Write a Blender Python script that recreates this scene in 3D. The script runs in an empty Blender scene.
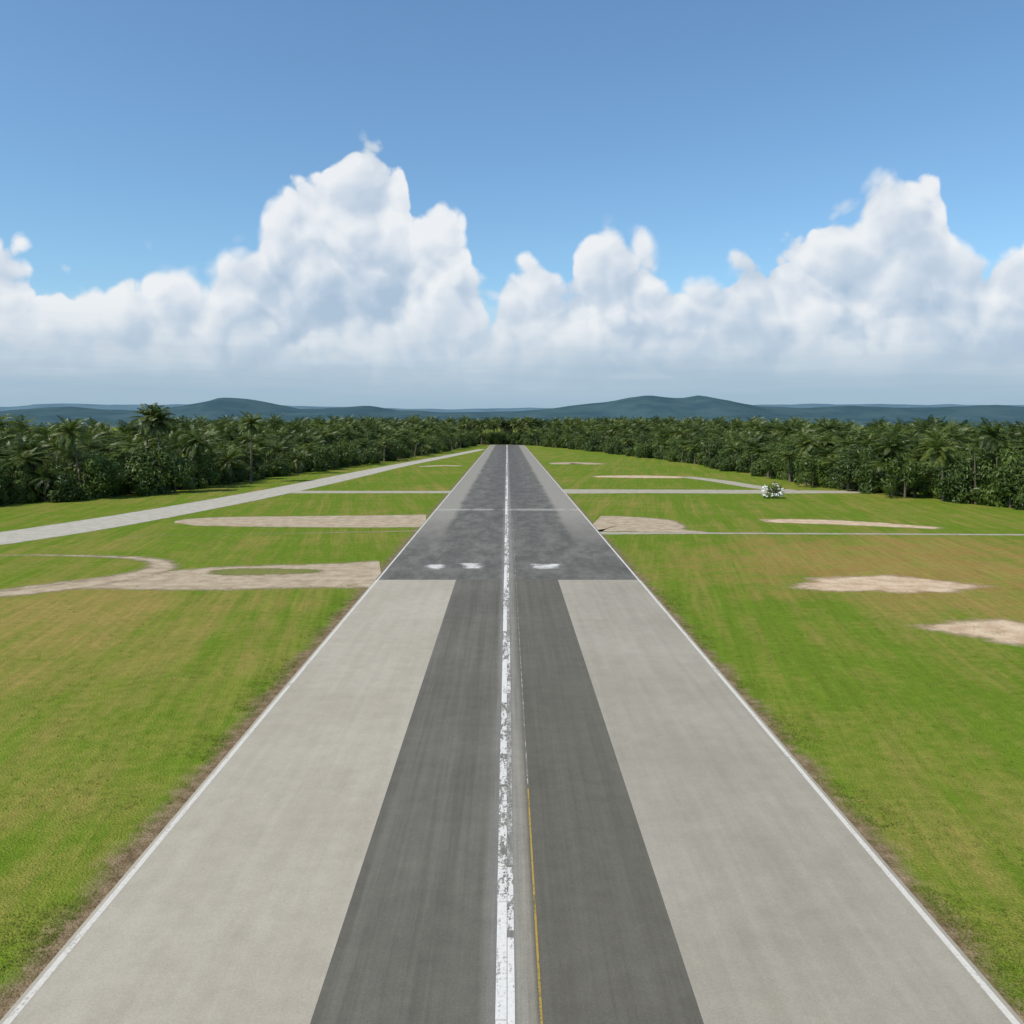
import bpy, math, random
from mathutils import Vector, Matrix
from mathutils import noise as mn
random.seed(7)
sc = bpy.context.scene
COL = sc.collection

# ------------------------------------------------------------------ helpers
class NT:
    def __init__(s, nt): s.nt = nt
    def n(s, t, **k):
        nd = s.nt.nodes.new(t)
        for a, v in k.items(): setattr(nd, a, v)
        return nd
    def put(s, sock, v):
        if isinstance(v, bpy.types.NodeSocket): s.nt.links.new(v, sock)
        elif v is not None: sock.default_value = v
    def m(s, op, a, b=None, c=None, clamp=False):
        nd = s.n('ShaderNodeMath', operation=op, use_clamp=clamp)
        s.put(nd.inputs[0], a)
        if b is not None: s.put(nd.inputs[1], b)
        if c is not None: s.put(nd.inputs[2], c)
        return nd.outputs[0]
    def v(s, op, a, b=None):
        nd = s.n('ShaderNodeVectorMath', operation=op)
        s.put(nd.inputs[0], a)
        if b is not None: s.put(nd.inputs[1], b)
        return nd.outputs[0]
    def scale(s, a, f):
        nd = s.n('ShaderNodeVectorMath', operation='SCALE')
        s.put(nd.inputs[0], a); s.put(nd.inputs['Scale'], f)
        return nd.outputs[0]
    def noise(s, vec, scale, detail=3, rough=0.5, dist=0.0, color=False):
        nd = s.n('ShaderNodeTexNoise')
        s.put(nd.inputs['Vector'], vec)
        nd.inputs['Scale'].default_value = scale
        nd.inputs['Detail'].default_value = detail
        nd.inputs['Roughness'].default_value = rough
        nd.inputs['Distortion'].default_value = dist
        return nd.outputs['Color'] if color else nd.outputs[0]
    def voro(s, vec, scale, detail=0, rough=0.5):
        nd = s.n('ShaderNodeTexVoronoi', feature='F1')
        s.put(nd.inputs['Vector'], vec)
        nd.inputs['Scale'].default_value = scale
        nd.inputs['Detail'].default_value = detail
        nd.inputs['Roughness'].default_value = rough
        return nd.outputs['Distance']
    def ss(s, val, lo, hi, a=0.0, b=1.0):
        nd = s.n('ShaderNodeMapRange', interpolation_type='SMOOTHSTEP')
        s.put(nd.inputs[0], val); s.put(nd.inputs[1], lo); s.put(nd.inputs[2], hi)
        s.put(nd.inputs[3], a); s.put(nd.inputs[4], b)
        return nd.outputs[0]
    def mix(s, f, a, b, mode='MIX'):
        nd = s.n('ShaderNodeMix', data_type='RGBA', blend_type=mode)
        s.put(nd.inputs[0], f)
        for i, x in ((6, a), (7, b)):
            if isinstance(x, tuple) and len(x) == 3: x = (*x, 1)
            s.put(nd.inputs[i], x)
        return nd.outputs[2]
    def xyz(s, vec):
        nd = s.n('ShaderNodeSeparateXYZ'); s.put(nd.inputs[0], vec); return nd.outputs
    def comb(s, x, y, z):
        nd = s.n('ShaderNodeCombineXYZ')
        s.put(nd.inputs[0], x); s.put(nd.inputs[1], y); s.put(nd.inputs[2], z)
        return nd.outputs[0]

def newmat(name):
    m = bpy.data.materials.new(name); m.use_nodes = True
    nt = m.node_tree; nt.nodes.clear()
    k = NT(nt)
    out = k.n('ShaderNodeOutputMaterial')
    b = k.n('ShaderNodeBsdfPrincipled')
    b.inputs['Roughness'].default_value = 0.9
    b.inputs['Specular IOR Level'].default_value = 0.2
    nt.links.new(b.outputs[0], out.inputs[0])
    geo = k.n('ShaderNodeNewGeometry')
    return m, k, b, out, geo.outputs['Position']

def bump(k, b, h, strength, dist):
    bp = k.n('ShaderNodeBump')
    bp.inputs['Strength'].default_value = strength
    bp.inputs['Distance'].default_value = dist
    k.put(bp.inputs['Height'], h)
    k.nt.links.new(bp.outputs[0], b.inputs['Normal'])

def stretch(k, pos, sx, sy, sz=1.0):
    return k.v('MULTIPLY', pos, (sx, sy, sz))

def grass_color(k, pos):
    p = k.xyz(pos); X, Y = p[0], p[1]
    n1 = k.noise(pos, 0.035, 2, 0.55)
    n2 = k.noise(pos, 0.25, 3, 0.6)
    n3 = k.noise(pos, 1.5, 4, 0.75)
    n4 = k.noise(pos, 11, 1, 0.7)
    ax = k.m('ABSOLUTE', X)
    rot = k.comb(k.m('ADD', k.m('MULTIPLY', ax, 0.50), k.m('MULTIPLY', Y, -0.08)), k.m('MULTIPLY', Y, 0.022), 0.0)
    st = k.noise(rot, 1.0, 3, 0.65, 0.3)
    rot2 = k.comb(k.m('ADD', k.m('MULTIPLY', ax, 2.4), k.m('MULTIPLY', Y, -0.40)), k.m('MULTIPLY', Y, 0.09), 0.0)
    st2 = k.noise(rot2, 1.0, 3, 0.65, 0.2)
    def ell(cx, cy, rx, ry):
        a = k.m('POWER', k.m('DIVIDE', k.m('ABSOLUTE', k.m('SUBTRACT', X, cx)), rx), 2.0)
        c = k.m('POWER', k.m('DIVIDE', k.m('ABSOLUTE', k.m('SUBTRACT', Y, cy)), ry), 2.0)
        return k.ss(k.m('ADD', a, c), 0.1, 1.5, 1.0, 0.0)
    e1 = ell(46, 90, 31, 25)
    e2 = ell(-30, 58, 19, 24)
    dry = k.m('ADD', k.m('MULTIPLY', e1, 0.58), k.m('MULTIPLY', e2, 0.40))
    dry = k.m('ADD', dry, k.m('MULTIPLY', k.m('SUBTRACT', n1, 0.5), 1.4))
    dry = k.m('ADD', dry, k.m('MULTIPLY', k.m('SUBTRACT', n2, 0.5), 1.1))
    dry = k.m('ADD', dry, k.m('MULTIPLY', k.m('SUBTRACT', st, 0.5), 1.9))
    dry = k.m('ADD', dry, k.m('MULTIPLY', k.m('SUBTRACT', n3, 0.5), 1.0))
    dry = k.m('ADD', dry, 0.17, clamp=True)
    c = k.mix(dry, (0.118, 0.178, 0.015), (0.262, 0.205, 0.055))
    redd = k.m('MULTIPLY', e1, k.ss(n2, 0.40, 0.62))
    c = k.mix(k.m('MULTIPLY', redd, 0.5), c, (0.255, 0.150, 0.045))
    br = k.m('ADD', 0.03, k.m('MULTIPLY', n4, 0.75))
    br = k.m('ADD', br, k.m('MULTIPLY', n3, 0.58))
    br = k.m('ADD', br, k.m('MULTIPLY', st2, 0.55))
    c = k.mix(1.0, c, k.comb(br, br, br), 'MULTIPLY')
    return c, n3, n4, ax, n2

def dirt_color(k, pos, a=(0.30, 0.225, 0.15), b=(0.40, 0.33, 0.245)):
    n = k.noise(pos, 0.7, 4, 0.65)
    f = k.noise(pos, 7, 2, 0.7)
    c = k.mix(k.ss(n, 0.35, 0.65), a, b)
    br = k.m('ADD', 0.55, k.m('MULTIPLY', f, 0.85))
    return k.mix(1.0, c, k.comb(br, br, br), 'MULTIPLY')

# ------------------------------------------------------------------ materials
M_GROUND, k, b, out, pos = newmat('grass_ground')
gc, n3, n4, ax, n2 = grass_color(k, pos)
edge = k.m('SUBTRACT', ax, 11.9)
en = k.m('ADD', k.m('MULTIPLY', n2, 1.7), k.m('MULTIPLY', n3, 1.1))
em = k.ss(k.m('SUBTRACT', edge, en), -1.25, -0.15, 1.0, 0.0)
Yc = k.xyz(pos)[1]
em = k.m('MULTIPLY', em, k.ss(Yc, 60, 120, 1.0, 0.6))
dc = k.mix(k.ss(n3, 0.3, 0.7), (0.105, 0.070, 0.036), (0.26, 0.19, 0.115))
k.put(b.inputs['Base Color'], k.mix(em, gc, dc))
bump(k, b, n4, 0.8, 0.10)
b.inputs['Roughness'].default_value = 1.0
b.inputs['Specular IOR Level'].default_value = 0.05

M_ASPH, k, b, out, pos = newmat('asphalt')
p = k.xyz(pos); ax = k.m('ABSOLUTE', p[0])
st = k.noise(stretch(k, pos, 1.5, 0.02), 1.0, 3, 0.6)
st2 = k.noise(stretch(k, pos, 7, 0.12), 1.0, 3, 0.6)
n1 = k.noise(pos, 0.12, 3, 0.6); n3 = k.noise(pos, 20, 2, 0.7); n2 = k.noise(pos, 1.2, 4, 0.7)
tr = k.noise(stretch(k, pos, 0.45, 0.13), 1.0, 5, 0.78)
f = k.m('ADD', k.m('MULTIPLY', st, 0.45), k.m('ADD', k.m('MULTIPLY', st2, 0.25), k.m('MULTIPLY', n1, 0.3)))
c = k.mix(k.ss(f, 0.35, 0.65), (0.096, 0.088, 0.071), (0.140, 0.130, 0.106))
c = k.mix(k.ss(p[0], -0.5, 0.5, 0.0, 0.35), c, (0.092, 0.083, 0.062))
far = k.ss(p[1], 80.5, 82.5)
c = k.mix(k.m('MULTIPLY', far, 0.8), c, k.mix(k.ss(tr, 0.32, 0.70), (0.078, 0.075, 0.068), (0.168, 0.158, 0.138)))
rub = k.m('MULTIPLY', k.ss(k.m('ADD', ax, k.m('MULTIPLY', st, 2.0)), 3.0, 6.5, 1.0, 0.0), k.ss(p[1], 84, 200))
c = k.mix(k.m('MULTIPLY', rub, 0.40), c, (0.080, 0.077, 0.072))
marg = k.m('MULTIPLY', k.ss(k.m('ADD', ax, k.m('MULTIPLY', k.m('SUBTRACT', n1, 0.5), 1.6)), 7.4, 8.6), k.ss(p[1], 92, 150))
c = k.mix(k.m('MULTIPLY', marg, 0.85), c, (0.265, 0.245, 0.205))
pale = k.m('MULTIPLY', k.ss(p[0], 0.15, 0.3), k.ss(p[0], 0.6, 0.8, 1.0, 0.0))
pale = k.m('MULTIPLY', pale, k.ss(p[1], 22, 55, 1.0, 0.35))
c = k.mix(k.m('MULTIPLY', pale, k.m('ADD', 0.25, k.m('MULTIPLY', st2, 0.7))), c, (0.29, 0.26, 0.20))
halo = k.m('MULTIPLY', k.ss(ax, 0.3, 0.75, 1.0, 0.0), 0.5)
c = k.mix(k.m('MULTIPLY', halo, st2), c, (0.34, 0.33, 0.30))
j = k.m('ABSOLUTE', k.m('SUBTRACT', p[1], k.m('ADD', 147, k.m('MULTIPLY', n2, 3.5))))
c = k.mix(k.m('MULTIPLY', k.ss(j, 0.4, 2.4, 0.65, 0.0), k.ss(tr, 0.35, 0.5)), c, (0.34, 0.33, 0.29))  # pale cross band: a sheen painted into the asphalt colour
br = k.m('ADD', 0.45, k.m('ADD', k.m('MULTIPLY', n3, 0.65), k.m('MULTIPLY', n2, 0.45)))
c = k.mix(1.0, c, k.comb(br, br, br), 'MULTIPLY')
k.put(b.inputs['Base Color'], c); b.inputs['Roughness'].default_value = 0.95
bump(k, b, n3, 0.3, 0.01)

def concrete(name, ca, cb):
    M, k, b, out, pos = newmat(name)
    n1 = k.noise(pos, 0.10, 3, 0.55); n2 = k.noise(pos, 1.0, 5, 0.7); n3 = k.noise(pos, 18, 2, 0.7)
    st = k.noise(stretch(k, pos, 1.8, 0.05), 1.0, 3, 0.6)
    f = k.m('ADD', k.m('MULTIPLY', n1, 0.6), k.m('MULTIPLY', st, 0.4))
    c = k.mix(k.ss(f, 0.34, 0.66), ca, cb)
    br = k.m('ADD', 0.60, k.m('ADD', k.m('MULTIPLY', n3, 0.45), k.m('MULTIPLY', n2, 0.36)))
    c = k.mix(1.0, c, k.comb(br, br, br), 'MULTIPLY')
    k.put(b.inputs['Base Color'], c); bump(k, b, n3, 0.25, 0.01)
    return M
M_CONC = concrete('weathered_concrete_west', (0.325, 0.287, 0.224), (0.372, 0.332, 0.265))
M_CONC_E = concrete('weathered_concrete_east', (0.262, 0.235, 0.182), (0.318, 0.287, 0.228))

def worn(name, colr, lo, hi, alo=0.9, sy=0.5):
    M, k, b, out, pos = newmat(name)
    n = k.noise(stretch(k, pos, 3.5, sy), 1.0, 4, 0.75)
    n2 = k.noise(pos, 9, 3, 0.75)
    f = k.m('ADD', k.m('MULTIPLY', n, 0.65), k.m('MULTIPLY', n2, 0.35))
    a = k.ss(f, lo, hi, 0.0, alo)
    br = k.m('ADD', 0.7, k.m('MULTIPLY', n2, 0.4))
    k.put(b.inputs['Base Color'], k.mix(1.0, colr, k.comb(br, br, br), 'MULTIPLY'))
    k.put(b.inputs['Alpha'], a)
    b.inputs['Roughness'].default_value = 0.6
    return M
M_WHITE = worn('worn_white_paint', (0.74, 0.71, 0.65), 0.33, 0.47, 0.92, 0.5)
M_EDGE = worn('edge_white_paint', (0.66, 0.62, 0.54), 0.31, 0.48, 0.92, 0.4)
M_FAINT = worn('faint_white_paint', (0.62, 0.59, 0.53), 0.42, 0.60, 0.7, 0.9)
M_MID = worn('chipped_white_paint', (0.72, 0.69, 0.63), 0.46, 0.53, 0.9, 0.8)
M_YEL = worn('worn_yellow_paint', (0.46, 0.31, 0.06), 0.33, 0.52, 0.85, 0.5)

def patchmat(name, a, bcol, amp=1.2, soft=0.4, wild=0.55):
    M, k, b, out, pos = newmat(name)
    at = k.n('ShaderNodeAttribute'); at.attribute_name = 'edge'
    n = k.noise(pos, 0.5, 5, 0.75)
    q = k.m('SUBTRACT', at.outputs['Fac'], k.m('MULTIPLY', n, amp))
    al = k.ss(q, -soft * 0.8, soft)
    g = k.noise(pos, 1.4, 3, 0.75)
    c = k.mix(k.ss(g, 0.58, 0.68, 0, wild), dirt_color(k, pos, a, bcol), (0.15, 0.165, 0.04))
    k.put(b.inputs['Base Color'], c)
    k.put(b.inputs['Alpha'], al)
    return M
M_TAN = patchmat('sandy_dirt', (0.31, 0.235, 0.15), (0.44, 0.355, 0.245), 2.4, 0.9)
M_PINK = patchmat('pale_sand', (0.42, 0.29, 0.18), (0.58, 0.44, 0.30), 3.0, 0.9, 0.5)
M_GREYD = patchmat('gravel_surface', (0.30, 0.265, 0.19), (0.40, 0.36, 0.28), 1.5, 0.6)
M_TAXI = patchmat('taxiway_surface', (0.35, 0.32, 0.255), (0.43, 0.395, 0.325), 1.0, 0.45, 0.15)
M_THR = patchmat('threshold_paint', (0.46, 0.44, 0.40), (0.66, 0.64, 0.60), 2.4, 0.6, 0.0)
M_VERGE, k, b, out, pos = newmat('regrown_grass')
gc, n3, n4, ax, n2 = grass_color(k, pos)
at = k.n('ShaderNodeAttribute'); at.attribute_name = 'edge'
q = k.m('SUBTRACT', at.outputs['Fac'], k.m('MULTIPLY', n3, 1.8))
k.put(b.inputs['Base Color'], k.mix(0.45, gc, (0.20, 0.16, 0.055))); k.put(b.inputs['Alpha'], k.ss(q, -0.6, 0.6, 0, 0.9))

# ------------------------------------------------------------------ flat meshes
def mesh_obj(name, verts, faces, mat, edge=None, parent=None, smooth=False):
    me = bpy.data.meshes.new(name)
    me.from_pydata(verts, [], faces)
    if edge is not None:
        a = me.attributes.new('edge', 'FLOAT', 'POINT')
        a.data.foreach_set('value', edge)
    me.materials.append(mat); me.update()
    if smooth: me.polygons.foreach_set('use_smooth', [True] * len(me.polygons))
    o = bpy.data.objects.new(name, me); COL.objects.link(o)
    if parent: o.parent = parent
    return o
def strip(name, x0, x1, y0, y1, z, mat, parent=None, seg=1):
    vs, fs = [], []
    for i in range(seg + 1):
        y = y0 + (y1 - y0) * i / seg
        vs += [(x0, y, z), (x1, y, z)]
        if i: fs.append((2*i-2, 2*i-1, 2*i+1, 2*i))
    return mesh_obj(name, vs, fs, mat, parent=parent)
def ribbon(name, pts, z, mat, parent=None, closed_ends=True):
    P = [Vector((p[0], p[1], p[2])) for p in pts]
    S = []
    for i in range(len(P) - 1):
        p0 = P[max(i-1, 0)]; p1 = P[i]; p2 = P[i+1]; p3 = P[min(i+2, len(P)-1)]
        for j in range(8):
            t = j / 8
            S.append(0.5 * ((2*p1) + (-p0+p2)*t + (2*p0-5*p1+4*p2-p3)*t*t + (-p0+3*p1-3*p2+p3)*t**3))
    S.append(P[-1])
    vs, fs, ed = [], [], []
    L = 0; cum = [0]
    for i in range(1, len(S)): L += (S[i].xy - S[i-1].xy).length; cum.append(L)
    for i, s in enumerate(S):
        a = S[max(i-1, 0)]; c = S[min(i+1, len(S)-1)]
        d = (c.xy - a.xy).normalized(); n = Vector((-d.y, d.x)); w = max(s.z, 0.05) / 2
        for q in (-1, -0.5, 0, 0.5, 1):
            vs.append((s.x + n.x*w*q, s.y + n.y*w*q, z))
            e = w * (1 - abs(q))
            if closed_ends: e = min(e, cum[i], L - cum[i])
            ed.append(e)
        if i:
            for q in range(4):
                a0 = (i-1)*5+q; fs.append((a0, a0+1, a0+6, a0+5))
    return mesh_obj(name, vs, fs, mat, ed, parent)
def blob(name, cx, cy, rx, ry, z, mat, seed=0, rot=0):
    r = random.Random(seed); vs = [(cx, cy, z)]; fs = []; ed = [min(rx, ry)]
    ph = [r.uniform(0, 6.28) for _ in range(4)]
    n = 48
    for ring in (0.5, 1.0):
        for i in range(n):
            a = 2*math.pi*i/n
            k_ = 1 + 0.10*math.sin(2*a+ph[0]) + 0.10*math.sin(3*a+ph[1]) + 0.08*math.sin(5*a+ph[2]) + 0.05*math.sin(9*a+ph[3])
            x = math.cos(a)*rx*k_*ring; y = math.sin(a)*ry*k_*ring
            vs.append((cx + x*math.cos(rot)-y*math.sin(rot), cy + x*math.sin(rot)+y*math.cos(rot), z))
            ed.append(min(rx, ry)*(1-ring))
    for i in range(n):
        j = (i+1) % n
        fs.append((0, 1+i, 1+j)); fs.append((1+i, 1+n+i, 1+n+j, 1+j))
    return mesh_obj(name, vs, fs, mat, ed)

mesh_obj('ground', [(-15000, -3000, 0), (15000, -3000, 0), (15000, 15000, 0), (-15000, 15000, 0)], [(0, 1, 2, 3)], M_GROUND)
rw = bpy.data.objects.new('runway', None); COL.objects.link(rw)
strip('asphalt_surface', -11.9, 12.1, -60, 640, 0.012, M_ASPH, rw, 20)
strip('concrete_panel_west', -11.9, -4.6, -60, 81.3, 0.016, M_CONC, rw, 5)
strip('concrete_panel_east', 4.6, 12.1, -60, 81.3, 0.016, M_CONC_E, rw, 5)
strip('edge_line_west', -11.78, -11.60, -60, 636, 0.020, M_EDGE, rw, 20)
strip('edge_line_east', 11.80, 11.98, -60, 636, 0.020, M_EDGE, rw, 20)
# centre line: repainted in long runs, worn and chipped in between
y = -60
while y < 630:
    L = random.uniform(4, 9)
    m_ = M_WHITE if (y < 26 or random.random() < 0.35) else M_MID
    strip('centre_line_run', -0.28+random.uniform(-.015, .015), -0.005, y, y + L, 0.020, m_, rw)
    y += L + (0.02 if random.random() < 0.7 else random.uniform(0.2, 0.5))
for (a, c2, m_) in ((-58, 24.6, M_WHITE), (24.9, 28.5, M_MID), (28.6, 36, M_FAINT), (36, 47, M_FAINT), (47, 58, M_MID), (58, 72, M_FAINT), (72, 96, M_MID), (96, 130, M_MID), (130, 170, M_MID), (170, 240, M_WHITE), (240, 330, M_MID), (330, 636, M_WHITE)):
    strip('centre_line_second_coat', 0.01, 0.19, a, c2-0.05, 0.020, m_, rw)
strip('yellow_guide_line', 0.78, 0.84, -60, 34.6, 0.020, M_YEL, rw)
strip('faint_guide_line', 0.79, 0.83, 35, 140, 0.020, M_FAINT, rw)
for (a, c2, d0, d1) in ((-8.8, -5.3, 85.4, 91.2), (-5.4, -1.5, 86.0, 92.2), (1.6, 6.3, 86.0, 91.6)):
    ribbon('worn_threshold_mark', [(a, (d0+d1)/2, d1-d0), ((a+c2)/2, (d0+d1)/2+0.3, (d1-d0)*0.9), (c2, (d0+d1)/2+.3, d1-d0)], 0.020, M_THR, rw, True)

ribbon('taxiway', [(-92, 40, 11), (-76.5, 82, 12), (-62, 113, 12), (-54, 150, 11), (-47.5, 200, 10), (-43, 250, 9.5), (-37.5, 310, 8), (-26.5, 405, 7), (-14, 520, 6)], 0.008, M_TAXI)
ribbon('connector_pavement', [(-47, 188, 9), (-30, 188, 8), (-11.9, 188, 8)], 0.004, M_GREYD, closed_ends=False)
ribbon('sand_track', [(-48, 130, 5), (-43, 131, 14), (-25, 131, 18.5), (-11.9, 132, 20)], 0.004, M_TAN, closed_ends=False)
ribbon('sand_track', [(-43, 76, 3), (-37, 79.5, 8), (-27, 82.5, 15), (-18, 84, 16), (-11.9, 85, 18)], 0.004, M_TAN, closed_ends=False)
ribbon('sand_track', [(-60, 70, 3.4), (-47, 72, 4.6), (-38.5, 77.5, 5.8), (-34, 87, 5.4), (-37, 93.5, 4.2), (-44, 96.0, 3.4), (-52, 96.8, 2.8), (-62, 96, 2.6)], 0.0075, M_TAN, closed_ends=False)
ribbon('grass_island', [(-29, 85.5, 2.5), (-26, 85.8, 5.5), (-20, 86, 4.5), (-17, 86.5, 2.2)], 0.0115, M_VERGE)
ribbon('sand_track', [(-48, 113, 1.8), (-30, 116, 2.2), (-11.9, 119, 3.2)], 0.004, M_TAN, closed_ends=False)
ribbon('sand_track', [(12.1, 127, 27), (16, 126, 25), (19, 123, 17), (22, 119, 8), (26, 117, 4)], 0.004, M_TAN, closed_ends=False)
ribbon('gravel_track', [(12.1, 116.5, 4.4), (25, 116.5, 3.2), (50, 115.5, 3.0), (100, 113, 3.0)], 0.0075, M_GREYD, closed_ends=False)
ribbon('pale_sand_strip', [(36, 131, 5.5), (42, 131, 9), (50, 128, 9), (60, 121, 5)], 0.004, M_PINK)
ribbon('connector_pavement', [(12.1, 190, 14), (30, 190, 12), (50, 189, 12), (82, 188, 7)], 0.004, M_GREYD, closed_ends=False)
ribbon('gravel_track', [(60, 190, 8), (56, 205, 7), (53, 225, 7), (48, 244, 6)], 0.0075, M_GREYD)
ribbon('pale_sand_strip', [(22, 244, 8), (35, 244, 15), (49, 240, 10)], 0.004, M_PINK)
blob('sand_patch', 33.2, 79.2, 9.2, 6.0, 0.004, M_PINK, 3)
blob('sand_patch', 34.8, 60.5, 8.0, 5.2, 0.004, M_PINK, 5, -0.25)
ribbon('pale_sand_strip', [(18, 320, 8), (24, 330, 18), (34, 320, 8)], 0.004, M_TAN)
ribbon('pale_sand_strip', [(-30, 300, 5), (-22, 310, 10), (-15, 305, 6)], 0.004, M_TAN)

# ------------------------------------------------------------------ grass tufts on the near verges
M_BLADE, k, b, out, pos = newmat('grass_blades')
n = k.noise(pos, 1.2, 3, 0.7)
k.put(b.inputs['Base Color'], k.mix(k.ss(n, 0.38, 0.62), (0.14, 0.20, 0.022), (0.28, 0.26, 0.07)))
tr_ = k.n('ShaderNodeBsdfTranslucent'); tr_.inputs[0].default_value = (0.22, 0.28, 0.04, 1)
ms_ = k.n('ShaderNodeMixShader'); ms_.inputs[0].default_value = 0.45
k.nt.links.new(b.outputs[0], ms_.inputs[1]); k.nt.links.new(tr_.outputs[0], ms_.inputs[2]); k.nt.links.new(ms_.outputs[0], out.inputs[0])
R = random.Random(21); vs, fs = [], []
for i in range(10000):
    sd = R.choice((-1, 1)); y = 17 + 62*R.random()**1.3
    if R.random() < 0.5: x = 12.3 + abs(R.gauss(0, 0.8))
    else: x = 12.8 + R.random()*max(3, 0.62*y-10)
    if mn.noise(Vector((x*sd*0.25, y*0.25, 3))) < 0.0: continue
    hgt = R.uniform(0.03, 0.10)
    for q in range(5):
        a = R.uniform(0, 6.28); px = x*sd+R.gauss(0, .07); py = y+R.gauss(0, .07)
        dx, dy = math.cos(a)*0.018, math.sin(a)*0.018; lx, ly = R.gauss(0, .06), R.gauss(0, .06)
        b0 = len(vs); vs += [(px-dx, py-dy, 0), (px+dx, py+dy, 0), (px+lx, py+ly, hgt*R.uniform(.7, 1.2))]
        fs.append((b0, b0+1, b0+2))
mesh_obj('grass', vs, fs, M_BLADE)

# ------------------------------------------------------------------ foliage
def leafmat(name, ca, cb, tips=(0.16, 0.20, 0.04)):
    M, k, b, out, pos = newmat(name)
    oi = k.n('ShaderNodeObjectInfo')
    n2 = k.noise(pos, 1.6, 2, 0.7)
    f = k.m('ADD', k.m('MULTIPLY', oi.outputs['Random'], 0.8), k.m('MULTIPLY', n2, 0.4))
    c = k.mix(k.ss(f, 0.2, 1.0), ca, cb)
    c = k.mix(k.ss(n2, 0.50, 0.68, 0, 0.6), c, tips)
    k.put(b.inputs['Base Color'], c)
    b.inputs['Roughness'].default_value = 0.45
    b.inputs['Specular IOR Level'].default_value = 0.4
    tr = k.n('ShaderNodeBsdfTranslucent'); k.put(tr.inputs[0], k.mix(0.5, c, (0.15, 0.21, 0.018)))
    ms = k.n('ShaderNodeMixShader'); ms.inputs[0].default_value = 0.22
    k.nt.links.new(b.outputs[0], ms.inputs[1]); k.nt.links.new(tr.outputs[0], ms.inputs[2])
    k.nt.links.new(ms.outputs[0], out.inputs[0])
    return M
M_PALM = leafmat('palm_fronds', (0.038, 0.066, 0.011), (0.100, 0.135, 0.022), (0.17, 0.195, 0.040))
M_LEAF = leafmat('broad_leaves', (0.032, 0.062, 0.010), (0.088, 0.135, 0.020), (0.15, 0.20, 0.034))
M_BARK, k, b, out, pos = newmat('palm_bark')
n = k.noise(stretch(k, pos, 1, 1, 6), 1.5, 3, 0.6)
k.put(b.inputs['Base Color'], k.mix(n, (0.07, 0.057, 0.040), (0.15, 0.128, 0.10)))

def tube(vs, fs, fm, path, radii, mi, sides=7):
    base = len(vs)
    for i, (p, r) in enumerate(zip(path, radii)):
        for j in range(sides):
            a = 2*math.pi*j/sides
            vs.append((p[0]+math.cos(a)*r, p[1]+math.sin(a)*r, p[2]))
        if i:
            for j in range(sides):
                q = (j+1) % sides
                fs.append((base+(i-1)*sides+j, base+(i-1)*sides+q, base+i*sides+q, base+i*sides+j)); fm.append(mi)

def frond(vs, fs, fm, origin, az, el, length, droop, R, nl=13, lw=0.16):
    d = Vector((math.cos(az), math.sin(az), 0)); side = Vector((-math.sin(az), math.cos(az), 0))
    p = Vector(origin); ang = el; pts = [p.copy()]; steps = nl
    for i in range(steps):
        ang -= droop / steps * (0.5 + 1.1*i/steps)
        p = p + (d*math.cos(ang) + Vector((0, 0, math.sin(ang)))) * (length/steps)
        pts.append(p.copy())
    twist = R.uniform(-0.4, 0.4)
    for i in range(steps):
        a, c = pts[i], pts[i+1]; t = (i+0.5)/steps
        tan = (c-a).normalized(); up = side.cross(tan)
        w = 0.05*(1-t)+0.015
        b0 = len(vs); vs.extend([tuple(a+side*w), tuple(a-side*w), tuple(c-side*w*0.8), tuple(c+side*w*0.8)])
        fs.append((b0, b0+1, b0+2, b0+3)); fm.append(0)
        if i < 1: continue
        ll = length*0.25*math.sin(math.pi*min(1, 0.18+0.80*t))**0.7*R.uniform(0.8, 1.15)
        for s in (-1, 1):
            for h in (0.0, 0.5):
                q = a.lerp(c, h)
                dirv = (side*s*0.9 + tan*0.55 - up*(-0.15 + twist*s) + Vector((0, 0, -R.uniform(0.1, 0.6)))).normalized()
                tip = q + dirv*ll
                mid = q + dirv*ll*0.45 + Vector((0, 0, 0.08))
                b0 = len(vs)
                ww = tan*lw*0.5
                vs.extend([tuple(q), tuple(mid-ww), tuple(tip), tuple(mid+ww)])
                fs.append((b0, b0+1, b0+2, b0+3)); fm.append(0)

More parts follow.
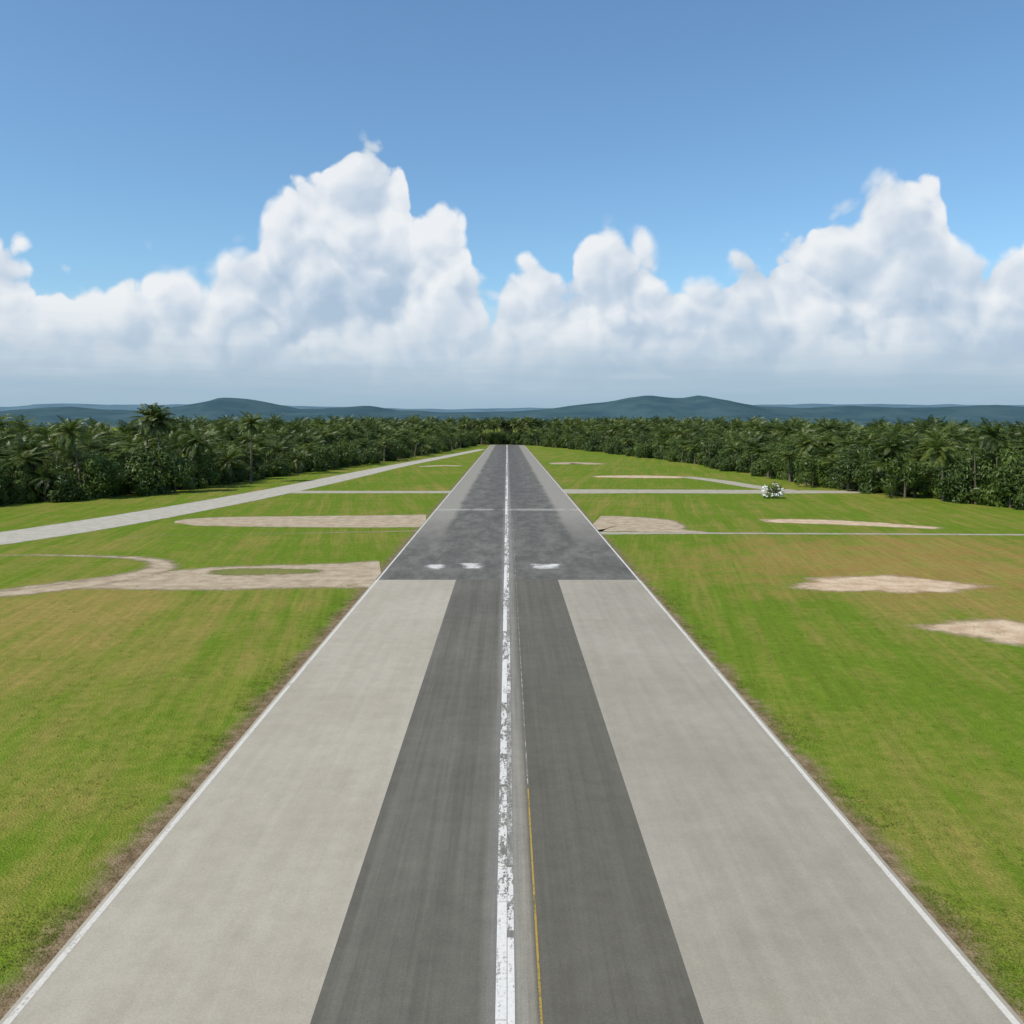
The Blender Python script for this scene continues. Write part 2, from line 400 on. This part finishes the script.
def make_palm(name, seed, H, nf, fl, lean=0.6, nl=10, skirt=4, lw=0.20):
    R = random.Random(seed); vs, fs, fm = [], [], []
    la = R.uniform(0, 6.28); path, rad = [], []
    for i in range(9):
        t = i/8
        path.append((math.cos(la)*lean*t*t*1.6, math.sin(la)*lean*t*t*1.6, H*t - (0.3 if i == 0 else 0)))
        rad.append(0.20*(1-t)+0.11 + (0.14 if i == 0 else 0))
    tube(vs, fs, fm, path, rad, 1)
    top = Vector(path[-1])
    for i in range(nf):
        t = i/nf
        el = math.radians(80 - 98*t + R.uniform(-10, 10))
        frond(vs, fs, fm, top+Vector((0, 0, R.uniform(-0.3, 0.2))), i*2.399+R.uniform(-.25, .25), el, fl*R.uniform(0.8, 1.1), R.uniform(0.8, 1.6), R, nl, lw)
    for i in range(skirt):
        frond(vs, fs, fm, top-Vector((0, 0, 0.4)), R.uniform(0, 6.28), math.radians(R.uniform(-50, -25)), fl*0.85, 0.8, R, nl, lw)
    for i in range(7):
        a = R.uniform(0, 6.28); c = top+Vector((math.cos(a)*.3, math.sin(a)*.3, -0.35-R.uniform(0, .25)))
        b0 = len(vs); r = 0.15
        for dx, dy, dz in ((1,0,0),(0,1,0),(-1,0,0),(0,-1,0),(0,0,1),(0,0,-1)):
            vs.append((c.x+dx*r, c.y+dy*r, c.z+dz*r*1.2))
        for f in ((0,1,4),(1,2,4),(2,3,4),(3,0,4),(1,0,5),(2,1,5),(3,2,5),(0,3,5)):
            fs.append(tuple(b0+q for q in f)); fm.append(1)
    me = bpy.data.meshes.new(name); me.from_pydata(vs, [], fs)
    me.materials.append(M_PALM); me.materials.append(M_BARK)
    me.polygons.foreach_set('material_index', fm); me.update()
    return me

def make_bushy(name, seed, H, W, nleaf, ls=0.42, low=0.05):
    R = random.Random(seed); vs, fs, fm = [], [], []
    tube(vs, fs, fm, [(0, 0, -0.2), (0.1, 0, H*0.3), (0.0, 0.15, H*0.62), (0.1, 0.1, H*0.85)], [0.26, 0.18, 0.12, 0.04], 1)
    lobes = []
    for i in range(13):
        a = R.uniform(0, 6.28); z = R.uniform(low, 0.95)
        rr = W*0.5*math.sqrt(max(0.05, 1-(abs(z-0.45)/0.6)**2))*R.uniform(0.3, 0.9)
        c = Vector((math.cos(a)*rr, math.sin(a)*rr, z*H*0.9)); lobes.append((c, R.uniform(0.16, 0.27)*W))
        tube(vs, fs, fm, [(0, 0, H*max(0.08, z-0.3)), tuple(c*0.6+Vector((0, 0, 0.1))), tuple(c)], [0.09, 0.05, 0.02], 1, 4)
    for i in range(nleaf):
        c, r = R.choice(lobes)
        v = Vector((R.gauss(0, 1), R.gauss(0, 1), R.gauss(0, 1))).normalized()
        p = c + v*r*R.uniform(0.55, 1.12)
        if p.z < 0.05: p.z = R.uniform(0.05, 0.5)
        nrm = (v + Vector((R.uniform(-.6, .6), R.uniform(-.6, .6), R.uniform(-.2, .9)))).normalized()
        t1 = nrm.orthogonal().normalized(); t1.rotate(Matrix.Rotation(R.uniform(0, 6.28), 3, nrm)); t2 = nrm.cross(t1)
        s = ls*R.uniform(0.6, 1.3); b0 = len(vs)
        vs.extend([tuple(p-t1*s), tuple(p-t2*s*0.35+nrm*0.05), tuple(p+t1*s-Vector((0, 0, .1))), tuple(p+t2*s*0.35+nrm*0.05)])
        fs.append((b0, b0+1, b0+2, b0+3)); fm.append(0)
    me = bpy.data.meshes.new(name); me.from_pydata(vs, [], fs)
    me.materials.append(M_LEAF); me.materials.append(M_BARK)
    me.polygons.foreach_set('material_index', fm); me.update()
    return me

PALMS = [make_palm('palm_mesh', 11+i, H, nf, fl, ln) for i, (H, nf, fl, ln) in enumerate(
    [(12.5, 24, 4.6, 0.6), (13.5, 22, 4.9, 1.3), (11.5, 26, 4.4, 0.3), (13, 20, 5.0, 1.8), (12, 28, 4.7, 0.9)])]
LOWPALMS = [make_palm('young_palm_mesh', 31+i, H, 22, 4.6, 0.3, 10, 6) for i, H in enumerate((3.0, 5.0, 7.0))]
BUSHES = [make_bushy('leafy_tree_mesh', 51+i, H, W, n) for i, (H, W, n) in enumerate(
    [(8.5, 8, 1900), (10.5, 9, 2300), (6.5, 7.5, 1600), (4.5, 6.5, 1300)])]

def interp(tab, y):
    if y <= tab[0][0]: return tab[0][1]
    for (a, xa), (c, xc) in zip(tab, tab[1:]):
        if y <= c: return xa + (xc-xa)*(y-a)/(c-a)
    return tab[-1][1]
LEFT = [(90, 118), (120, 101), (140, 94), (157, 88), (170, 79), (195, 71), (213, 66), (280, 57), (394, 41), (630, 22), (645, 0)]
RIGHT = [(90, 116), (120, 100), (152, 87), (175, 79), (203, 71), (240, 70), (315, 68), (390, 58), (467, 48), (600, 22), (645, 0)]
def add(me, x, y, s, parent, name=None, rz=None, sz=1.0):
    o = bpy.data.objects.new(name or me.name.replace('_mesh', ''), me)
    COL.objects.link(o); o.parent = parent
    o.location = (x, y, 0); o.rotation_euler = (0, 0, random.uniform(0, 6.28) if rz is None else rz)
    o.scale = (s, s, s*sz)
    return o
forest = bpy.data.objects.new('palm_forest', None); COL.objects.link(forest)
for side, tab in ((-1, LEFT), (1, RIGHT)):
    y = 95.0
    while y < 720:
        sp = 5.0 + min(y, 480)/120
        edge = interp(tab, y)
        x = edge
        d_end = (y-645)*2.2 if y > 645 else 1e9
        while True:
            depth = x-edge
            if depth > 75 or x > 0.70*y+15: break
            px = x + random.uniform(-.42, .42)*sp; py = y + random.uniform(-.42, .42)*sp
            px = max(px, edge-1.0)
            dd = min(depth if y < 640 else 60, d_end)
            if abs(px) < 14 and py < 648: x += sp; continue
            target = (13.4 + 0.0105*y) / 16.3
            hs = target * (0.58 + 0.42*min(1, dd/34)) * random.uniform(0.80, 1.07)
            ws = random.uniform(0.90, 1.15)*(1+0.25*min(1, y/600))
            if dd < 12:
                r = random.random()
                if r < 0.46: add(random.choice(BUSHES), px*side, py, random.uniform(0.7, 1.1), forest, sz=random.uniform(.85, 1.15))
                elif r < 0.66: add(random.choice(LOWPALMS), px*side, py, random.uniform(0.8, 1.15), forest)
                else: add(random.choice(PALMS), px*side, py, ws*0.9, forest, sz=hs/ws/0.9)
            else:
                if random.random() < 0.15: add(BUSHES[random.choice((0, 1))], px*side, py, hs*1.15, forest)
                else: add(random.choice(PALMS), px*side, py, ws, forest, sz=hs/ws)
                if dd < 30 and random.random() < 0.5:
                    add(random.choice(BUSHES+LOWPALMS[1:]), (px+random.uniform(-3, 3))*side, py+random.uniform(-3, 3), random.uniform(0.9, 1.2), forest)
            x += sp*(1 if dd < 35 else 1.3)
        y += sp
for side, tab in ((-1, LEFT), (1, RIGHT)):
    y = 110
    while y < 640:
        e = interp(tab, y)
        add(random.choice(BUSHES[1:]), (e+random.uniform(0.5, 4))*side, y, random.uniform(0.5, 0.95), forest)
        y += 3.0 + y/140
for i in range(20):
    add(random.choice(PALMS), -26+i*2.7, 655+random.uniform(-3, 6), random.uniform(1.1, 1.3), forest)
    add(random.choice(BUSHES[:2]), -26+i*2.7, 649+random.uniform(-2, 3), random.uniform(0.9, 1.3), forest)

TALL = [make_palm('tall_palm_mesh', 91, 15.2, 28, 4.3, 0.8, 12, 12), make_palm('tall_palm_mesh', 92, 13.0, 26, 4.2, 1.2, 12, 12), make_palm('tall_palm_mesh', 95, 9.5, 28, 4.2, 0.4, 12, 14)]
for (x, y, i, s) in ((-71.0, 184, 0, 1.0), (-74.8, 186, 0, 1.02), (-80.5, 170, 1, 0.98), (-88, 168, 2, 0.95), (-62, 218, 0, 0.95), (-69, 198, 2, 1.05),
                     (75, 176, 2, 1.0), (86.5, 158, 1, 0.95), (80.5, 166, 2, 1.0), (69, 208, 2, 1.0)):
    add(TALL[i], x, y, s, None, 'palm_tree')
for (x, y, i, s) in ((-81, 164, 3, 0.9), (-73, 180, 2, 1.1), (-76, 183, 0, 1.15), (-72, 184, 1, 1.0), (-91, 158, 0, 1.0), (-84, 168, 2, 0.9), (-69, 187, 0, 0.9), (81, 163, 2, 1), (76, 172, 0, .95), (85, 152, 0, .95), (90, 150, 0, 1), (72, 190, 0, .9), (69, 203, 0, .9)):
    add(BUSHES[i], x, y, s, None, 'leafy_tree')

bush = make_bushy('flowering_bush', 77, 2.7, 3.9, 700, 0.24, 0.0)
M_FLOW, k, b, out, pos = newmat('white_petals'); b.inputs['Base Color'].default_value = (0.80, 0.80, 0.77, 1)
bo = bpy.data.objects.new('flowering_bush', bush); COL.objects.link(bo); bo.location = (50.9, 172, 0)
R = random.Random(3); vs, fs = [], []
for g in range(26):
    a = R.uniform(0, 6.28); z = R.uniform(0.4, 2.7); r = 2.0*math.sqrt(max(0.1, 1-((z-1.1)/1.8)**2))
    c = Vector((math.cos(a)*r, math.sin(a)*r, z))
    for q in range(14):
        p = c+Vector((R.gauss(0, .15), R.gauss(0, .15), R.gauss(0, .11)))
        n = Vector((R.gauss(0, 1), R.gauss(0, 1), abs(R.gauss(0, 1)))).normalized(); t = n.orthogonal().normalized()*0.12; u = n.cross(t)
        b0 = len(vs); vs += [tuple(p-t), tuple(p-u), tuple(p+t), tuple(p+u)]; fs.append((b0, b0+1, b0+2, b0+3))
mesh_obj('blossoms', vs, fs, M_FLOW, parent=bo)

# ------------------------------------------------------------------ hills
def hills(name, prof, D, col1, col2, seed):
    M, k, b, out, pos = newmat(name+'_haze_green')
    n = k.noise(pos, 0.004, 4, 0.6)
    k.put(b.inputs['Base Color'], k.mix(k.ss(n, .35, .65), col1, col2)); b.inputs['Specular IOR Level'].default_value = 0  # bluish distance haze is put into the base colour
    vs, fs = [], []; W = 200; xs = [-D*0.85 + 2*D*0.85*i/W for i in range(W+1)]
    rows = [(-1400, 0.0), (-1000, .22), (-650, .5), (-350, .75), (-150, .92), (0, 1.0), (250, .8), (700, .3), (1100, 0)]
    for dy, f in rows:
        for x in xs:
            px = 507 + 900*x/D
            h = ((425-interp(prof, px))/900*D+14)
            nz = mn.fractal(Vector((x/420, (D+dy)/420, seed)), 1.0, 2.0, 5)
            h = h*f*(1+0.06*nz) + (nz*26*f*(1-f)*4)
            vs.append((x, D+dy, max(h, -5)))
    n_ = W+1
    for r in range(len(rows)-1):
        for i in range(W):
            fs.append((r*n_+i, r*n_+i+1, (r+1)*n_+i+1, (r+1)*n_+i))
    return mesh_obj(name, vs, fs, M, smooth=True)
near = [(-300, 413), (0, 411), (70, 406), (100, 409), (140, 411), (185, 405), (225, 397), (250, 400), (270, 403), (300, 409), (370, 406), (400, 410), (440, 412), (520, 411), (560, 407), (600, 402), (640, 396), (655, 395), (680, 398), (700, 395), (730, 400), (760, 406), (800, 408), (850, 406), (900, 408), (960, 407), (1000, 405), (1030, 408), (1300, 412)]
farp = [(-400, 408), (0, 407), (60, 403), (120, 405), (200, 404), (300, 406), (420, 409), (550, 408), (700, 405), (860, 404), (1000, 405), (1400, 408)]
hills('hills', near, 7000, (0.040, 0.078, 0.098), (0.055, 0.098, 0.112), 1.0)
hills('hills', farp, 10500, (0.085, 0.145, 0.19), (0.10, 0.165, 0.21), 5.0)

# ------------------------------------------------------------------ sun and sky light
EL = math.radians(50); AZ = math.radians(236)
s = Vector((math.cos(EL)*math.sin(AZ), math.cos(EL)*math.cos(AZ), math.sin(EL)))
sun = bpy.data.lights.new('sun', 'SUN'); sun.energy = 4.5; sun.angle = math.radians(0.53); sun.color = (1, 0.935, 0.83)
so = bpy.data.objects.new('sun', sun); COL.objects.link(so); so.rotation_euler = s.to_track_quat('Z', 'Y').to_euler(); so.location = (0, 0, 100)

w = bpy.data.worlds.new('World'); sc.world = w; w.use_nodes = True
nt = w.node_tree; nt.nodes.clear(); k = NT(nt)
out = k.n('ShaderNodeOutputWorld')
sky = k.n('ShaderNodeTexSky', sky_type='NISHITA'); sky.sun_disc = False
sky.sun_elevation = EL; sky.sun_rotation = AZ; sky.air_density = 1.0; sky.dust_density = 0.9; sky.ozone_density = 1.4
bg = k.n('ShaderNodeBackground'); bg.inputs[1].default_value = 0.128
k.put(bg.inputs[0], k.mix(1.0, sky.outputs[0], (0.86, 1.12, 1.24), 'MULTIPLY'))
nt.links.new(bg.outputs[0], out.inputs[0])

# ------------------------------------------------------------------ cloud bank: curved backdrop 20 km out
M = bpy.data.materials.new('cumulus_cloud_bank'); M.use_nodes = True
nt = M.node_tree; nt.nodes.clear(); k = NT(nt)
out = k.n('ShaderNodeOutputMaterial')
D = k.n('ShaderNodeNewGeometry').outputs['Position']
x, y, z = k.xyz(D)[:3]
r = k.m('SQRT', k.m('ADD', k.m('MULTIPLY', x, x), k.m('MULTIPLY', y, y)))
t = k.m('DIVIDE', z, r)
cyl = k.comb(k.m('DIVIDE', x, r), k.m('DIVIDE', y, r), t)
az = k.m('ARCTAN2', x, y)
def curve(pts, azs):
    fc = k.n('ShaderNodeFloatCurve'); c = fc.mapping.curves[0]
    P = []
    for px, py in pts:
        a = math.atan((px-507)/900); tt = (425-py)/math.hypot(900, px-507)
        P.append(((a+0.62)/1.24, tt/0.36))
    c.points[0].location = P[0]; c.points[1].location = P[-1]
    for q in P[1:-1]: c.points.new(*q)
    fc.mapping.update()
    k.put(fc.inputs['Value'], k.m('DIVIDE', k.m('ADD', azs, 0.62), 1.24, clamp=True))
    return k.m('MULTIPLY', fc.outputs[0], 0.36)
A = [(-90, 232), (-30, 225), (0, 232), (22, 238), (40, 256), (65, 268), (90, 275), (108, 278), (125, 256), (142, 248), (170, 258), (190, 264), (205, 272), (225, 246), (250, 230), (266, 198), (290, 184), (318, 166), (345, 150), (372, 140), (392, 152), (406, 180), (414, 206), (428, 202), (450, 200), (466, 220), (474, 260), (492, 284), (508, 268), (525, 262), (540, 274), (556, 276), (575, 252), (598, 226), (622, 216), (644, 226), (655, 250), (680, 268), (705, 270), (728, 262), (760, 248), (800, 228), (835, 206), (862, 188), (890, 162), (916, 152), (938, 160), (948, 195), (955, 228), (980, 240), (1005, 236), (1040, 221), (1100, 240)]
B = [(-90, 300), (0, 292), (60, 280), (110, 292), (145, 268), (180, 276), (215, 298), (260, 292), (310, 285), (360, 300), (400, 290), (430, 250), (460, 270), (490, 305), (520, 282), (550, 296), (600, 270), (640, 285), (680, 296), (730, 286), (780, 296), (830, 280), (880, 300), (930, 300), (975, 290), (1010, 300), (1100, 300)]
wn = k.noise(cyl, 11, 2, 0.5, color=True)
wv = k.scale(k.v('SUBTRACT', wn, (0.5, 0.5, 0.5)), 0.040)
cw = k.v('ADD', cyl, wv)
azw = k.m('ADD', az, k.m('MULTIPLY', k.xyz(wv)[0], 0.4))
def billow(vec, det):
    a = k.voro(vec, 17, 2.0, 0.45)
    f = k.noise(vec, 26, det, 0.6)
    a2 = k.m('SUBTRACT', 1.0, k.m('MULTIPLY', a, a))
    return k.m('ADD', k.m('MULTIPLY', a2, 0.7), k.m('MULTIPLY', f, 0.45))
b0 = billow(cw, 4); b1 = billow(k.v('ADD', cw, (-0.010, 0.0, 0.016)), 4)
slope = k.m('SUBTRACT', b0, b1)
big = k.noise(cw, 6, 2, 0.5); bigo = k.noise(k.v('ADD', cw, (-0.03, 0, 0.045)), 6, 2, 0.5)
slope2 = k.m('SUBTRACT', big, bigo)
def layer(pts, amp, off):
    h = k.m('SUBTRACT', k.m('ADD', curve(pts, azw), k.m('MULTIPLY', k.m('SUBTRACT', b0, 0.76), amp)), t)
    return k.m('ADD', h, off)
hA = layer(A, 0.055, 0.013)
hB = layer(B, 0.085, 0.006)
soft = k.ss(big, 0.4, 0.65, 0.012, 0.032)
mA = k.ss(hA, 0.0, soft)
mB = k.ss(hB, -0.006, 0.040)
def shade(h, base, top):  # sun-side and crest brightening painted into the cloud emission colour
    q = k.m('ADD', base, k.m('MULTIPLY', slope, 0.80))
    q = k.m('ADD', q, k.m('MULTIPLY', slope2, 1.4))
    return k.m('ADD', q, k.m('MULTIPLY', k.ss(h, 0.0, 0.13, 1.0, 0.0), top))
qA = shade(hA, 0.42, 0.42)
qB = shade(hB, 0.36, 0.36)
q = k.m('ADD', k.m('MULTIPLY', qA, k.m('SUBTRACT', 1.0, mB)), k.m('MULTIPLY', qB, mB))
ramp = k.n('ShaderNodeValToRGB')
e = ramp.color_ramp.elements
e[0].position = 0.0; e[0].color = (0.42, 0.54, 0.68, 1)
e[1].position = 1.0; e[1].color = (0.86, 0.885, 0.91, 1)
m1 = e.new(0.42); m1.color = (0.57, 0.66, 0.77, 1)
m2 = e.new(0.72); m2.color = (0.74, 0.79, 0.85, 1)
k.put(ramp.inputs[0], q)
strat = k.noise(k.v('MULTIPLY', cyl, (3, 3, 38)), 1.0, 4, 0.6)
tn = k.m('ADD', t, k.m('MULTIPLY', k.m('SUBTRACT', strat, 0.5), 0.06))
hz = k.ss(tn, 0.030, 0.135, 1.0, 0.0)
hazec = k.mix(k.ss(tn, 0.005, 0.085), (0.34, 0.48, 0.60), (0.44, 0.555, 0.67))
cc = k.mix(hz, ramp.outputs[0], hazec)
mask = k.m('MAXIMUM', k.m('MAXIMUM', mA, mB), k.ss(t, 0.09, 0.14, 1.0, 0.0))
edgefade = k.ss(k.m('ABSOLUTE', az), 0.95, 1.15, 1.0, 0.0)
em = k.n('ShaderNodeEmission'); k.put(em.inputs[0], cc)
tp = k.n('ShaderNodeBsdfTransparent')
ms = k.n('ShaderNodeMixShader')
k.put(ms.inputs[0], k.m('MULTIPLY', k.m('MULTIPLY', mask, 0.97), edgefade))
nt.links.new(tp.outputs[0], ms.inputs[1]); nt.links.new(em.outputs[0], ms.inputs[2])
nt.links.new(ms.outputs[0], out.inputs[0])
M.cycles.emission_sampling = 'NONE'
RR = 20000; vs, fs = [], []
for i in range(61):
    a = -1.18 + 2.36*i/60
    for zz in (-200, 2500, 5000, 7600): vs.append((RR*math.sin(a), RR*math.cos(a), zz))
    if i:
        for j in range(3):
            q0 = (i-1)*4+j; fs.append((q0, q0+1, q0+5, q0+4))
mesh_obj('sky', vs, fs, M)

# ------------------------------------------------------------------ camera
cam = bpy.data.cameras.new('camera'); co = bpy.data.objects.new('camera', cam); COL.objects.link(co)
co.location = (0, 0, 14); co.rotation_euler = (math.radians(90), 0, 0)
cam.sensor_width = 36; cam.lens = 36*900/1024
cam.shift_y = -87/1024; cam.shift_x = 5/1024
cam.clip_end = 60000; cam.clip_start = 0.5
sc.camera = co
sc.view_settings.view_transform = 'Standard'; sc.view_settings.look = 'None'; sc.view_settings.exposure = 0
